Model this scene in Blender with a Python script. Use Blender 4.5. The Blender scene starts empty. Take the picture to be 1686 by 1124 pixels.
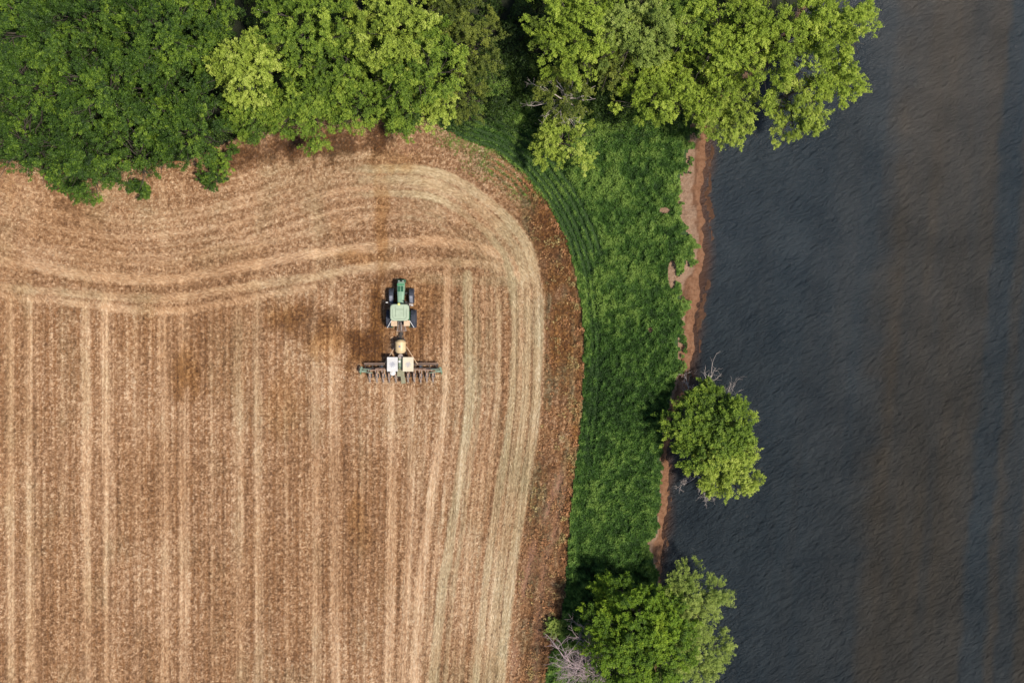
import bpy, bmesh, math, random
import numpy as np
from mathutils import Vector, Matrix

S = bpy.context.scene
C = S.collection
R_ = math.radians
random.seed(7)
rng = np.random.default_rng(11)

# ------------------------------------------------------------------ camera
H = 115.0          # height of the drone above the field
K = 0.06           # metres on the ground per photo pixel (1686 wide)
cam = bpy.data.objects.new('camera', bpy.data.cameras.new('camera'))
C.objects.link(cam)
cam.location = (0, 0, H)
cam.data.sensor_width = 36
cam.data.lens = 36 * H / (1686 * K)
cam.data.clip_end = 3000
S.camera = cam
S.render.resolution_x, S.render.resolution_y = 1024, 682

# ------------------------------------------------------------------ light
SUN_EL, SUN_AZ = R_(63), R_(116)     # azimuth from +Y towards +X
world = bpy.data.worlds.new('World'); S.world = world; world.use_nodes = True
wn = world.node_tree
sky = wn.nodes.new('ShaderNodeTexSky'); sky.sky_type = 'NISHITA'; sky.sun_disc = False
sky.sun_elevation = SUN_EL; sky.sun_rotation = SUN_AZ
wn.links.new(sky.outputs[0], wn.nodes['Background'].inputs[0])
wn.nodes['Background'].inputs[1].default_value = 0.095
sun = bpy.data.objects.new('sun', bpy.data.lights.new('sun', 'SUN')); C.objects.link(sun)
sun.data.energy = 4.4; sun.data.angle = R_(5); sun.data.color = (1.0, 0.92, 0.80)
sd = Vector((math.sin(SUN_AZ) * math.cos(SUN_EL), math.cos(SUN_AZ) * math.cos(SUN_EL), math.sin(SUN_EL)))
sun.rotation_euler = sd.to_track_quat('Z', 'Y').to_euler()
sun.location = (40, 20, 80)
S.view_settings.view_transform = 'Standard'; S.view_settings.look = 'None'
S.view_settings.gamma = 1.0
S.view_settings.exposure = 0.42

# ------------------------------------------------------------------ helpers
def W(u, v, z=0.0):
    "photo pixel -> world point at height z"
    f = (H - z) / H
    return np.array([(u - 843) * K * f, (562 - v) * K * f, z])

TAB = np.random.default_rng(5).random((8, 256, 256))
def vn(x, y, s=0):
    x = np.asarray(x, float); y = np.asarray(y, float)
    xi = np.floor(x).astype(int); yi = np.floor(y).astype(int)
    fx = x - xi; fy = y - yi
    fx = fx * fx * (3 - 2 * fx); fy = fy * fy * (3 - 2 * fy)
    t = TAB[s % 8]
    a = t[xi & 255, yi & 255]; b = t[(xi + 1) & 255, yi & 255]
    c = t[xi & 255, (yi + 1) & 255]; d = t[(xi + 1) & 255, (yi + 1) & 255]
    return (a * (1 - fx) + b * fx) * (1 - fy) + (c * (1 - fx) + d * fx) * fy
def fbm(x, y, s=0, o=4):
    r = 0; a = 0.5; n = 0
    for i in range(o):
        r = r + a * vn(x * 2 ** i + 13.7 * i, y * 2 ** i + 7.3 * i, s + i); n += a; a *= 0.5
    return r / n
def sstep(a, b, x):
    t = np.clip((x - a) / (b - a), 0, 1); return t * t * (3 - 2 * t)

def tag(o, label=None, cat=None, group=None, kind=None):
    if label: o['label'] = label
    if cat: o['category'] = cat
    if group: o['group'] = group
    if kind: o['kind'] = kind
    return o
def empty(name, loc, rz=0):
    o = bpy.data.objects.new(name, None); C.objects.link(o); o.location = loc
    o.rotation_euler = (0, 0, rz); return o
def link_mesh(name, me, mat, parent=None):
    o = bpy.data.objects.new(name, me); C.objects.link(o)
    if mat: me.materials.append(mat)
    if parent: o.parent = parent
    return o

def quads(name, c, a, b, mat, attrs=None, parent=None):
    "one mesh of small diamond leaves / straws: centre c, long half axis a, side half axis b"
    n = len(c)
    v = np.empty((n, 4, 3), np.float32)
    v[:, 0] = c - a; v[:, 1] = c + b + a * 0.15; v[:, 2] = c + a; v[:, 3] = c - b + a * 0.15
    me = bpy.data.meshes.new(name)
    me.vertices.add(n * 4); me.loops.add(n * 4); me.polygons.add(n)
    me.vertices.foreach_set('co', v.ravel())
    me.loops.foreach_set('vertex_index', np.arange(n * 4, dtype=np.int32))
    me.polygons.foreach_set('loop_start', np.arange(0, n * 4, 4, dtype=np.int32))
    if attrs is not None:
        at = me.attributes.new('mix', 'FLOAT_VECTOR', 'FACE')
        at.data.foreach_set('vector', np.ascontiguousarray(attrs, np.float32).ravel())
    me.update(calc_edges=True)
    return link_mesh(name, me, mat, parent)

def unit(v):
    return v / np.maximum(np.linalg.norm(v, axis=-1, keepdims=True), 1e-9)

def leaf_axes(nrm, size, aspect=0.55):
    n = len(nrm)
    r = unit(rng.normal(size=(n, 3)))
    a = unit(np.cross(nrm, r)); b = np.cross(nrm, a)
    s = np.asarray(size)[:, None]
    return a * s * 0.5, b * s * 0.5 * aspect

# ------------------------------------------------------------------ materials
def nt(name):
    m = bpy.data.materials.new(name); m.use_nodes = True
    n = m.node_tree; return m, n, n.nodes['Principled BSDF']
def node(n, t, **kw):
    x = n.nodes.new(t)
    for k, v in kw.items(): setattr(x, k, v)
    return x
def rgb(c): return (c[0], c[1], c[2], 1)
def mixc(n, fac, A, B):
    m = node(n, 'ShaderNodeMix', data_type='RGBA')
    for s, val in ((m.inputs[0], fac), (m.inputs[6], A), (m.inputs[7], B)):
        if isinstance(val, bpy.types.NodeSocket): n.links.new(val, s)
        elif isinstance(val, (int, float)): s.default_value = val
        else: s.default_value = rgb(val)
    return m.outputs[2]
def ramp(n, fac, stops):
    r = node(n, 'ShaderNodeValToRGB'); e = r.color_ramp.elements
    while len(e) < len(stops): e.new(0.5)
    for i, (p, c) in enumerate(stops):
        e[i].position = p; e[i].color = rgb(c) if len(c) == 3 else c
    n.links.new(fac, r.inputs[0]); return r.outputs[0]
def math_(n, op, a, b=None):
    m = node(n, 'ShaderNodeMath', operation=op)
    for s, val in ((m.inputs[0], a), (m.inputs[1], b)):
        if val is None: continue
        if isinstance(val, bpy.types.NodeSocket): n.links.new(val, s)
        else: s.default_value = val
    return m.outputs[0]
def noise(n, scale, detail=4, rough=0.55, vec=None, off=None):
    t = node(n, 'ShaderNodeTexNoise'); t.inputs['Scale'].default_value = scale
    t.inputs['Detail'].default_value = detail; t.inputs['Roughness'].default_value = rough
    if vec is None:
        vec = node(n, 'ShaderNodeNewGeometry').outputs['Position']
    n.links.new(vec, t.inputs['Vector']); return t.outputs[0]
def attr3(n, name='mix'):
    a = node(n, 'ShaderNodeAttribute'); a.attribute_name = name
    s = node(n, 'ShaderNodeSeparateXYZ'); n.links.new(a.outputs['Vector'], s.inputs[0])
    return s.outputs
def bump(n, p, h, strength=0.5, dist=0.1):
    b = node(n, 'ShaderNodeBump'); b.inputs['Strength'].default_value = strength
    b.inputs['Distance'].default_value = dist
    n.links.new(h, b.inputs['Height']); n.links.new(b.outputs[0], p.inputs['Normal'])

def leaf_mat(name, dark, mid, light, trans=0.3, rough=0.6):
    "leaf colour runs dark > mid > light by the leaf's own tint; mix.y = second hue"
    m, n, p = nt(name)
    a = attr3(n)
    col = ramp(n, a[0], [(0.0, dark), (0.5, mid), (1.0, light)])
    n.links.new(col, p.inputs['Base Color'])
    p.inputs['Roughness'].default_value = rough
    p.inputs['Specular IOR Level'].default_value = 0.25
    tr = node(n, 'ShaderNodeBsdfTranslucent')
    tc = mixc(n, 0.5, col, light); n.links.new(tc, tr.inputs[0])
    ms = node(n, 'ShaderNodeMixShader'); ms.inputs[0].default_value = trans
    n.links.new(p.outputs[0], ms.inputs[1]); n.links.new(tr.outputs[0], ms.inputs[2])
    n.links.new(ms.outputs[0], n.nodes['Material Output'].inputs[0])
    return m

def plain(name, c, rough=0.6, metal=0.0, var=0.25, scale=3.0, spec=0.4):
    m, n, p = nt(name)
    f = noise(n, scale, 5, 0.65, vec=node(n, 'ShaderNodeTexCoord').outputs['Object'])
    d = [x * (1 - var) for x in c]; l = [min(1, x * (1 + var)) for x in c]
    n.links.new(ramp(n, f, [(0.3, d), (0.7, l)]), p.inputs['Base Color'])
    p.inputs['Roughness'].default_value = rough; p.inputs['Metallic'].default_value = metal
    p.inputs['Specular IOR Level'].default_value = spec
    return m

M_LEAF = {
 'deep':   leaf_mat('leaf deep green', (0.010, 0.027, 0.003), (0.042, 0.088, 0.007), (0.165, 0.245, 0.020), .10),
 'vivid':  leaf_mat('leaf vivid green', (0.026, 0.060, 0.004), (0.100, 0.180, 0.008), (0.220, 0.310, 0.018), .15),
 'fresh':  leaf_mat('leaf fresh green', (0.030, 0.062, 0.006), (0.110, 0.180, 0.014), (0.290, 0.365, 0.044), .15),
 'lime':   leaf_mat('leaf lime green', (0.090, 0.135, 0.014), (0.265, 0.345, 0.040), (0.450, 0.500, 0.110), .25),
 'yellow': leaf_mat('leaf yellow green', (0.075, 0.110, 0.010), (0.215, 0.305, 0.026), (0.400, 0.470, 0.070), .25),
 'pale':   leaf_mat('leaf pale willow green', (0.085, 0.130, 0.020), (0.215, 0.285, 0.050), (0.370, 0.425, 0.110), .25),
 'olive':  leaf_mat('leaf olive green', (0.035, 0.055, 0.008), (0.115, 0.145, 0.018), (0.220, 0.245, 0.036), .22),
}
M_GRASS = leaf_mat('grass green', (0.014, 0.040, 0.006), (0.050, 0.115, 0.016), (0.160, 0.250, 0.044), 0.2)
M_UNDER = leaf_mat('undergrowth green', (0.014, 0.030, 0.006), (0.038, 0.070, 0.010), (0.085, 0.130, 0.020), 0.2)
M_BARK = plain('bark grey brown', (0.055, 0.045, 0.035), 0.9, var=0.4, scale=8)
M_DEAD = plain('bare wood pale grey', (0.42, 0.36, 0.33), 0.85, var=0.25, scale=8)
M_DEADP = plain('bare twig mauve grey', (0.40, 0.31, 0.32), 0.85, var=0.25, scale=8)

# ------------------------------------------------------------------ plan of the field (photo-pixel plan coordinates)
def spline(pts, step=14):
    P = np.array(pts, float); out = []
    Q = np.vstack([2 * P[0] - P[1], P, 2 * P[-1] - P[-2]])
    for i in range(1, len(Q) - 2):
        n = max(2, int(np.linalg.norm(Q[i + 1] - Q[i]) / step))
        for j in range(n):
            t = j / n
            out.append(0.5 * ((2 * Q[i]) + (-Q[i - 1] + Q[i + 1]) * t + (2 * Q[i - 1] - 5 * Q[i] + 4 * Q[i + 1] - Q[i + 2]) * t * t
                       + (-Q[i - 1] + 3 * Q[i] - 3 * Q[i + 1] + Q[i + 2]) * t ** 3))
    out.append(P[-1]); return np.array(out)
def pdist(U, V, L):
    "distance to a polyline, signed by side, and direction there"
    best = np.full(U.shape, 1e9); sg = np.ones(U.shape); dx = np.zeros(U.shape); dy = np.zeros(U.shape)
    for i in range(len(L) - 1):
        a, b = L[i], L[i + 1]; d = b - a; l2 = d @ d + 1e-9
        t = np.clip(((U - a[0]) * d[0] + (V - a[1]) * d[1]) / l2, 0, 1)
        ex = U - a[0] - t * d[0]; ey = V - a[1] - t * d[1]
        q = ex * ex + ey * ey; m = q < best
        best = np.where(m, q, best); cr = d[0] * (V - a[1]) - d[1] * (U - a[0])
        sg = np.where(m, np.sign(cr), sg); l = math.sqrt(l2)
        dx = np.where(m, d[0] / l, dx); dy = np.where(m, d[1] / l, dy)
    return np.sqrt(best), sg, dx, dy
def inside(U, V, P):
    r = np.zeros(U.shape, bool); n = len(P)
    for i in range(n):
        x1, y1 = P[i]; x2, y2 = P[(i + 1) % n]
        if y1 == y2: continue
        c = ((y1 > V) != (y2 > V)) & (U < (x2 - x1) * (V - y1) / (y2 - y1) + x1)
        r ^= c
    return r

G0u, G0v, GS = -300.0, -300.0, 3.0
gu = np.arange(G0u, 2000, GS); gv = np.arange(G0v, 1440, GS)
GU, GV = np.meshgrid(gu, gv)          # [v,u]
def samp(A, U, V):
    x = np.clip((np.asarray(U) - G0u) / GS, 0, len(gu) - 1.001); y = np.clip((np.asarray(V) - G0v) / GS, 0, len(gv) - 1.001)
    xi = x.astype(int); yi = y.astype(int); fx = x - xi; fy = y - yi
    return (A[yi, xi] * (1 - fx) + A[yi, xi + 1] * fx) * (1 - fy) + (A[yi + 1, xi] * (1 - fx) + A[yi + 1, xi + 1] * fx) * fy

EDGE_R = [(700,195),(760,230),(815,250),(862,285),(902,335),(932,395),(948,450),(957,510),(961,560),(961,620),(957,680),
          (951,740),(944,800),(938,860),(934,920),(930,980),(922,1030),(905,1080),(898,1124),(880,1440)]
FIELD = [(-320,330),(-100,260),(0,262),(120,285),(200,262),(300,270),(380,235),(420,205),(500,190),(600,198)] + EDGE_R + [(-320,1440)]
field_edge = spline(EDGE_R)
XE = ([-300,0,100,165,200,250,270,310,350,372,400,430,465,480,520,560,640,693,740,830,864,884,894,909,919,944,1000,1124,1440],
      [1350,1325,1258,1160,1135,1132,1128,1112,1114,1122,1139,1134,1112,1116,1117,1119,1108,1088,1088,1084,1080,1077,1067,1069,1074,1083,1082,1075,1060])
XW = ([-300,0,100,165,200,260,300,330,360,420,470,520,570,620,653,693,746,800,850,900,944,1000,1124,1440],
      [1360,1335,1270,1192,1172,1172,1166,1164,1170,1166,1163,1153,1149,1142,1134,1110,1104,1105,1101,1095,1090,1089,1082,1070])
def xe(v): return np.interp(v, *XE)
def xw(v): return np.interp(v, *XW)

OUT = spline([(-300,230),(-100,275),(0,318),(90,352),(200,368),(300,362),(400,342),(480,316),(560,292),(650,288),(705,292),(750,307),(791,334),(828,366),
              (856,404),(870,445),(878,514),(877,592),(872,680),(860,764),(846,850),(832,950),(822,1040),(815,1124),(795,1440)])
# tracks: points, half width, strength, olive
TR = []
def track(p, w, s, ol=0.0, msk=None): TR.append((spline(p), w, s, ol, msk))
def vpair(x, w=7, s=0.52, ol=0.2, top=500):
    for dx_ in (-15.5, 15.5):
        if x > 0: track([(x + dx_, 300), (x + dx_, 400), (x + dx_, top + 15)], w * .8, s * .55, .15)
        track([(x + dx_, top), (x + dx_ + 1, 700), (x + dx_ + 2, 900), (x + dx_ + 3, 1124), (x + dx_ + 3, 1440)], w, s * random.uniform(0.85, 1.1), ol)
vpair(-93, top=485); vpair(32, ol=0.3, top=492); vpair(158, ol=0.25, top=502); vpair(285, ol=0.05, top=512); vpair(408, ol=0.25, top=492); vpair(534, ol=0.1, s=.6, top=560)
track([(644,640),(645,800),(644,950),(640,1124),(636,1440)], 7, .65)
track([(676,640),(676,760),(672,950),(662,1124),(656,1440)], 6, .6)
track([(737,440),(736,560),(732,680),(716,780),(700,880),(690,1000),(684,1124),(680,1440)], 7, .85)
track([(770,452),(772,560),(771,680),(757,780),(742,880),(726,1000),(714,1124),(700,1440)], 8, .8, .75)
track([(800,470),(804,600),(800,700),(786,800),(770,920),(757,1124),(740,1440)], 5, .4, .4)
track([(752,500),(753,620),(750,700),(738,780),(722,880),(708,1000),(698,1124),(684,1440)], 4, .45, .3)
track([(788,480),(788,620),(785,700),(772,780),(757,900),(742,1010),(732,1124),(714,1440)], 5, .5, .7)
track([(820,500),(822,620),(818,700),(804,800),(788,920),(776,1124),(758,1440)], 4, .4, .6)
track([(700,560),(700,700),(692,800),(680,900),(674,1000),(671,1124),(668,1440)], 4, .35, .1)
# main pale turn, two lanes along the outer arc
def offset(L, d):
    t = np.gradient(L, axis=0); t = t / np.linalg.norm(t, axis=1, keepdims=True)
    return L + np.stack([-t[:, 1], t[:, 0]], 1) * d
i0 = np.argmin(np.abs(OUT[:, 0] - 600) + 0 * OUT[:, 1])
Rt = OUT[i0:]
mR = sstep(520, 700, GU); mL = 1 - sstep(560, 700, GU)
for off_, w_, st_, ol_, mk_ in ((-9, 8, .85, .75, mR), (9, 8, .8, .65, mR), (31, 6.5, .75, .75, mR), (20, 4, .5, .5, mR), (58, 5, .4, .5, mR), (70, 3, .35, .6, mR), (46, 6, .4, .4, sstep(560, 720, GU) * (1 - sstep(420, 520, GV))),
                           (-14, 3, .3, .1, mL), (-3, 4, .45, .1, mL), (9, 3, .3, .2, mL), (22, 5, .5, .05, mL), (38, 3, .35, .1, mL), (54, 5, .4, .05, mL), (68, 3, .3, .05, 1 + 0 * GU), (80, 3, .25, .3, 1 + 0 * GU)):
    TR.append((offset(OUT, off_), w_, st_, ol_, mk_))
track([(-300,350),(-100,395),(0,428),(64,438),(144,454),(272,461),(352,449),(416,436),(478,422),(556,414),(635,402),(697,398),(770,404),(830,424),(862,460)], 8.5, .72, .05)
track([(-300,320),(-100,365),(0,402),(64,412),(144,425),(272,432),(352,420),(440,400),(520,380),(600,360),(660,350),(720,352)], 6, .4, .15)
track([(-300,400),(-100,440),(0,470),(90,480),(208,490),(300,489),(352,480),(430,468),(500,458),(560,448),(640,437),(740,432),(800,436),(850,450)], 7, .65, .3)
track([(-300,420),(0,484),(48,490),(112,497),(176,506),(288,512),(384,496),(450,484),(520,474)], 6, .6, .05)
track([(690,458),(760,462),(830,462),(870,450)], 9, .4, .7)
for x_ in list(range(20, 640, 41)):
    if min(abs(x_ - c_ - d_) for c_ in (32, 158, 285, 408, 534) for d_ in (-15, 15)) > 9:
        track([(x_, 505), (x_ + 2, 800), (x_ + 3, 1124), (x_ + 3, 1440)], 2.5, .28, random.random() * .4)
for q in ([(0,290),(60,318),(120,348),(190,360)], [(150,318),(240,345),(330,352),(420,318),(500,290)], [(380,300),(440,285),(520,262),(600,255),(680,262)]):
    track(q, 6, .3, .25)

pale = np.zeros(GU.shape); olive = np.zeros(GU.shape); wsum = np.full(GU.shape, 1e-6); fx_ = np.zeros(GU.shape); fy_ = np.zeros(GU.shape)
wob = (fbm(GU / 60, GV / 60, 1) - .5) * 4
wobf = (fbm(GU / 14, GV / 14, 3, 2) - .5) * 5; wobl = (fbm(GU / 9, GV / 120, 5, 3) - .5) * 4
for L, w, s, ol, mk in TR:
    d, sg, dx, dy = pdist(GU + wob, GV + wob * .6, L)
    d = d + np.where(GV > 490, wobl, wobf * .7)
    end = 1.0
    m = np.exp(-(np.maximum(d - w * .70, 0) / (w * .38)) ** 2) * s
    # fade along with slow noise
    m = m * (0.62 + 0.62 * fbm(GU / 30, GV / 70, 2))
    if mk is not None: m = m * mk
    olive = np.where(m > pale, ol, olive)
    olive = olive * 1.0
    pale = np.maximum(pale, m) + 0.25 * np.minimum(pale, m)
    ww = np.exp(-np.abs(d) / 14); sgn = np.where((dx * 0 + dy) < 0, -1, 1)
    fx_ += ww * dx; fy_ += ww * dy; wsum += ww
dout, sout, odx, ody = pdist(GU, GV, OUT)
dsig = dout * np.where(sout > 0, 1, -1)        # + inside (right-hand side when walking left > right > down)
# headland mask: above this line the rows follow the turn
headline = np.interp(GU, [-300,0,176,288,384,450,600,740,860,2000], [420,484,505,512,494,482,462,452,460,460])
head = 1 - sstep(-6, 10, GV - headline + wobf)
right_band = sstep(-70, -45, -dsig) * (GU > 700)
lean = -np.clip((GV - 650) / 474, 0, 2) * 50 * sstep(540, 840, GU)
rowc_v = GU - lean
rowc = np.where(head > .5, dsig, rowc_v)
useout = head
fx0 = np.where(useout > .5, odx, np.where(GV > 650, -0.11 * sstep(540, 840, GU), 0.0)); fy0 = np.where(useout > .5, ody, 1.0)
fx_ = fx_ + fx0 * .4; fy_ = fy_ + fy0 * .4; wsum += .4
nn = np.sqrt(fx_ ** 2 + fy_ ** 2) + 1e-6
flx, fly = fx_ / nn, fy_ / nn
pale = np.clip(pale, 0, 1)
infield = inside(GU + wob * .8 + wobf, GV + wob * .8, FIELD).astype(float)
dfe, _, fedx, fedy = pdist(GU, GV, field_edge)
# dried margin outside of the pale turn on the right
margin = infield * sstep(16, 24, -dsig + wobf * .6) * sstep(840, 872, GU + 0.0 * GV) * (GV > 300)
margin_top = infield * sstep(14, 30, -dsig + wobf) * (1 - margin)

def blob(cu, cv, ru, rv, ang=0.0):
    c, s = math.cos(ang), math.sin(ang)
    a = (GU - cu) * c + (GV - cv) * s; b = -(GU - cu) * s + (GV - cv) * c
    r = np.sqrt((a / ru) ** 2 + (b / rv) ** 2) + (fbm(GU / 14, GV / 34, 4) - .5) * 1.5
    return 1 - sstep(0.3, 1.3, r)
rust = np.zeros(GU.shape)
for b in [(306,605,26,60,0,.5),(470,520,45,28,0,.55),(540,560,40,35,0,.55),(600,572,42,34,0,1.0),(626,520,16,60,0,.8),(628,380,12,130,0,.45),(600,425,60,12,0,.4),
          (918,455,22,22,0,.9),(926,560,18,75,.06,1.0),(905,385,22,40,-.5,.6),(590,850,20,60,0,.4),(650,265,60,20,0,.3),(470,660,40,60,0,.3),
          (690,540,22,70,0,.35),(230,560,60,50,0,.15),(700,490,50,20,0,.3),(660,480,60,30,0,.25)]:
    rust = np.maximum(rust, blob(*b[:5]) * b[5])
damp_shade = np.zeros(GU.shape)  # damp soil patches, tractor shadow partly painted in, dark strip below the grove
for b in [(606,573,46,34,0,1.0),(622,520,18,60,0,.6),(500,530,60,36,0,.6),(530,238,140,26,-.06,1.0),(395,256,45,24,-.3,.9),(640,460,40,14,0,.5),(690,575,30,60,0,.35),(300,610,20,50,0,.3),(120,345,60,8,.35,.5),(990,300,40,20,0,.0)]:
    damp_shade = np.maximum(damp_shade, blob(*b[:5]) * b[5])
mauve = np.zeros(GU.shape)
for b in [(668,238,26,34,.5,1.0),(20,300,45,22,.4,.7),(380,300,40,14,-.3,.2),(895,905,14,70,.3,.5)]:
    mauve = np.maximum(mauve, blob(*b[:5]) * b[5])
# dirt track running down the margin
DT = spline([(930,770),(905,830),(885,880),(866,950),(852,1030),(845,1124),(838,1300)])
dt, _, _, _ = pdist(GU + wob, GV, DT)
dirt = np.exp(-(dt / 8) ** 2) * infield * sstep(.25, .6, fbm(GU / 10, GV / 40, 6, 3))
DT2 = spline([(932,800),(918,860),(898,930),(888,1000),(880,1124)])
dt2, _, _, _ = pdist(GU + wob, GV, DT2)
dirt = np.maximum(dirt, np.exp(-(dt2 / 5) ** 2) * .7 * infield)
redline = np.exp(-((dfe - 7) / 7) ** 2) * infield * (GU > 860)

# grass strip density and tractor rings pressed into the green
ring = np.zeros(GU.shape)
for k_, off in enumerate((-6, -15, -24, -36, -47)):
    L = offset(field_edge, off + 0.0)
    d, _, _, _ = pdist(GU + wobf * .5, GV, L)
    ring = np.maximum(ring, np.exp(-(d / 3.6) ** 2) * (1 - sstep(400, 480, GV) * (.25 if k_ in (1, 2) else .95)) * (1 - sstep(700, 900, GV)))
for k_, off in enumerate((8, 17, 27, 38, 50)):
    L = offset(field_edge, off)
    d, _, _, _ = pdist(GU + wobf * .5, GV, L)
    ring = np.maximum(ring, np.exp(-(d / 3.2) ** 2) * (1 - sstep(300, 360, GV)) * sstep(790, 815, GU))
greenin = infield * (1 - sstep(300, 350, GV)) * sstep(740, 830, GU) * (1 - sstep(30, 62, dfe + wobf * 3))
weedy = infield * (1 - sstep(4, 34, dfe + wobf * 4)) * sstep(690, 730, GU) * (1 - sstep(270, 330, GV))

# ------------------------------------------------------------------ ground sheets
def axis(lo, hi, step, far):
    a = np.arange(lo, hi + 1e-6, step)
    return np.concatenate([[-far, -far / 2, lo - 40, lo - 15], a, [hi + 15, hi + 40, far / 2, far]])
X = axis(-60, 62, 0.2, 500); Y = axis(-44, 44, 0.2, 500)
XX, YY = np.meshgrid(X, Y)
UU = XX / K + 843; VV = 562 - YY / K
VC = np.clip(VV, -290, 1430)
WATER_Z = -0.55
E = xe(VC) + (fbm(UU / 16, VV / 16, 2) - .5) * 12; Wd = xw(VC) + (fbm(UU / 14, VV / 14, 5) - .5) * 15
tt = (UU - E) / np.maximum(Wd - E, 6)
Z = (fbm(XX * .25, YY * .25, 1) - .5) * .12
Z = Z - 0.18 * sstep(0, .12, tt) - 0.12 * sstep(.42, .52, tt + (vn(UU / 7, VV / 7, 3) - .5) * .25) - 0.25 * sstep(.55, 1.0, tt) - 1.3 * sstep(1.0, 2.6, tt)
drym = np.interp(VC, [0,200,240,270,300,360,400,440,480,520,640,760,870,890,920,1440],[.5,.5,.30,.38,.52,.52,.48,.40,.28,.20,.25,.10,.14,.4,.2,.2])
dry = 1 - sstep(-.05, .07, tt - drym + (fbm(UU / 9, VV / 14, 3, 3) - .5) * .35)
crack = np.exp(-((tt - drym - .04 + (fbm(UU / 9, VV / 14, 3, 3) - .5) * .35) / .05) ** 2)
Z = Z - .10 * crack - .12 * (1 - dry) * (tt > .02) * (tt < 1)
Z += (.22 * (fbm(XX * 1.6, YY * 1.2, 4) - .5) + .30 * dry * (fbm(XX * 3.3, YY * 2.0, 5, 3) - .5)) * sstep(.05, .3, tt) * (1 - sstep(1, 1.5, tt))
far_ = (np.abs(XX) > 62.5) | (np.abs(YY) > 44.5)
Z = np.where(far_ & (tt < 0), 0, Z)
cls = np.full(XX.shape, 1)                                  # 1 grass
inf_ = samp(infield, UU, VV)
cls[(inf_ > .5)] = 0
cls[(inf_ <= .5) & (VV < 195 + 25 * (fbm(UU / 40, VV / 40, 6) - .5)) & (UU < E)] = 3      # forest floor
cls[(inf_ <= .5) & (UU < 690)] = 3
cls[(tt > 0) & (tt <= 1.15)] = 2
cls[(tt > 1.15)] = 4
def bare_f(U, V): return np.exp(-(((U - 1106) / 8) ** 2 + ((V - 452) / 26) ** 2)) + np.exp(-(((U - 1070) / 4) ** 2 + ((V - 543) / 6) ** 2)) + np.exp(-(((U - 1094) / 10) ** 2 + ((V - 347) / 6) ** 2))
bz = bare_f(UU, VV); cls[(bz > .3) & (tt < 0)] = 2
nx, ny = len(X), len(Y)
fc = cls[:-1, :-1]
idx = np.arange(nx * ny).reshape(ny, nx)
F = np.stack([idx[:-1, :-1], idx[:-1, 1:], idx[1:, 1:], idx[1:, :-1]], -1)
V3 = np.stack([XX, YY, Z], -1).reshape(-1, 3)
A1 = np.stack([samp(pale, UU, VV), samp(olive, UU, VV), np.maximum(samp(rust, UU, VV), samp(damp_shade, UU, VV) * .9)], -1).reshape(-1, 3)
A1 = np.where((((tt > 0) & (tt < 1.2)) | (bz > .3)).reshape(-1, 1), np.stack([dry, crack, 0 * dry], -1).reshape(-1, 3), A1)
A2 = np.stack([samp(margin, UU, VV), samp(np.maximum(dirt, mauve * .8), UU, VV), np.clip(tt, -1, 3) / 3], -1).reshape(-1, 3)
def sheet(name, k, mat):
    f = F[fc == k].reshape(-1, 4)
    used, inv = np.unique(f.ravel(), return_inverse=True)
    me = bpy.data.meshes.new(name); n = len(f)
    me.vertices.add(len(used)); me.loops.add(n * 4); me.polygons.add(n)
    me.vertices.foreach_set('co', V3[used].astype(np.float32).ravel())
    me.loops.foreach_set('vertex_index', inv.astype(np.int32).ravel())
    me.polygons.foreach_set('loop_start', np.arange(0, n * 4, 4, dtype=np.int32))
    for nm, A in (('mix', A1), ('zone', A2)):
        at = me.attributes.new(nm, 'FLOAT_VECTOR', 'POINT'); at.data.foreach_set('vector', A[used].astype(np.float32).ravel())
    me.update(calc_edges=True)
    me.shade_smooth()
    o = link_mesh(name, me, mat); o['kind'] = 'structure'; return o

m, n, p = nt('field soil')
a = attr3(n); b = attr3(n, 'zone')
f1 = noise(n, 9, 6, 0.7); f2 = noise(n, .35, 4)
col = ramp(n, f1, [(0.3, (0.12, 0.052, 0.020)), (0.5, (0.27, 0.130, 0.054)), (0.72, (0.43, 0.240, 0.115))])
col = mixc(n, math_(n, 'MULTIPLY', f2, 0.5), col, (0.24, 0.125, 0.068))
palec = ramp(n, f1, [(0.3, (0.26, 0.18, 0.11)), (0.7, (0.48, 0.36, 0.24))])
col = mixc(n, math_(n, 'MULTIPLY', a[0], 0.85), col, palec)
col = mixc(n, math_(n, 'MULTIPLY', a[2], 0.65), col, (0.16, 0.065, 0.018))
col = mixc(n, math_(n, 'MULTIPLY', b[0], 0.75), col, (0.15, 0.068, 0.030))
col = mixc(n, math_(n, 'MULTIPLY', b[1], 0.8), col, (0.30, 0.17, 0.12))
n.links.new(col, p.inputs['Base Color']); p.inputs['Roughness'].default_value = .95; p.inputs['Specular IOR Level'].default_value = .1
bump(n, p, f1, .9, .12)
M_FIELD = m
m, n, p = nt('grass soil')
n.links.new(ramp(n, noise(n, 6, 5), [(0.3, (0.012, 0.03, 0.006)), (0.7, (0.03, 0.065, 0.012))]), p.inputs['Base Color']); p.inputs['Roughness'].default_value = .95
M_GSOIL = m
m, n, p = nt('forest litter')
n.links.new(ramp(n, noise(n, 4, 6, .7), [(0.3, (0.008, 0.012, 0.004)), (0.7, (0.02, 0.024, 0.009))]), p.inputs['Base Color']); p.inputs['Roughness'].default_value = .95
M_LITTER = m
m, n, p = nt('bank sand')
b = attr3(n, 'zone')
f = noise(n, 2.2, 7, .7); f3 = noise(n, 14, 3, .6)
dry = ramp(n, noise(n, 3.5, 7, .75), [(0.3, (0.24, 0.140, 0.085)), (0.5, (0.37, 0.235, 0.155)), (0.75, (0.49, 0.34, 0.24))])
wet = ramp(n, f, [(0.3, (0.17, 0.078, 0.038)), (0.5, (0.29, 0.145, 0.078)), (0.75, (0.39, 0.22, 0.13))])
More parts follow.
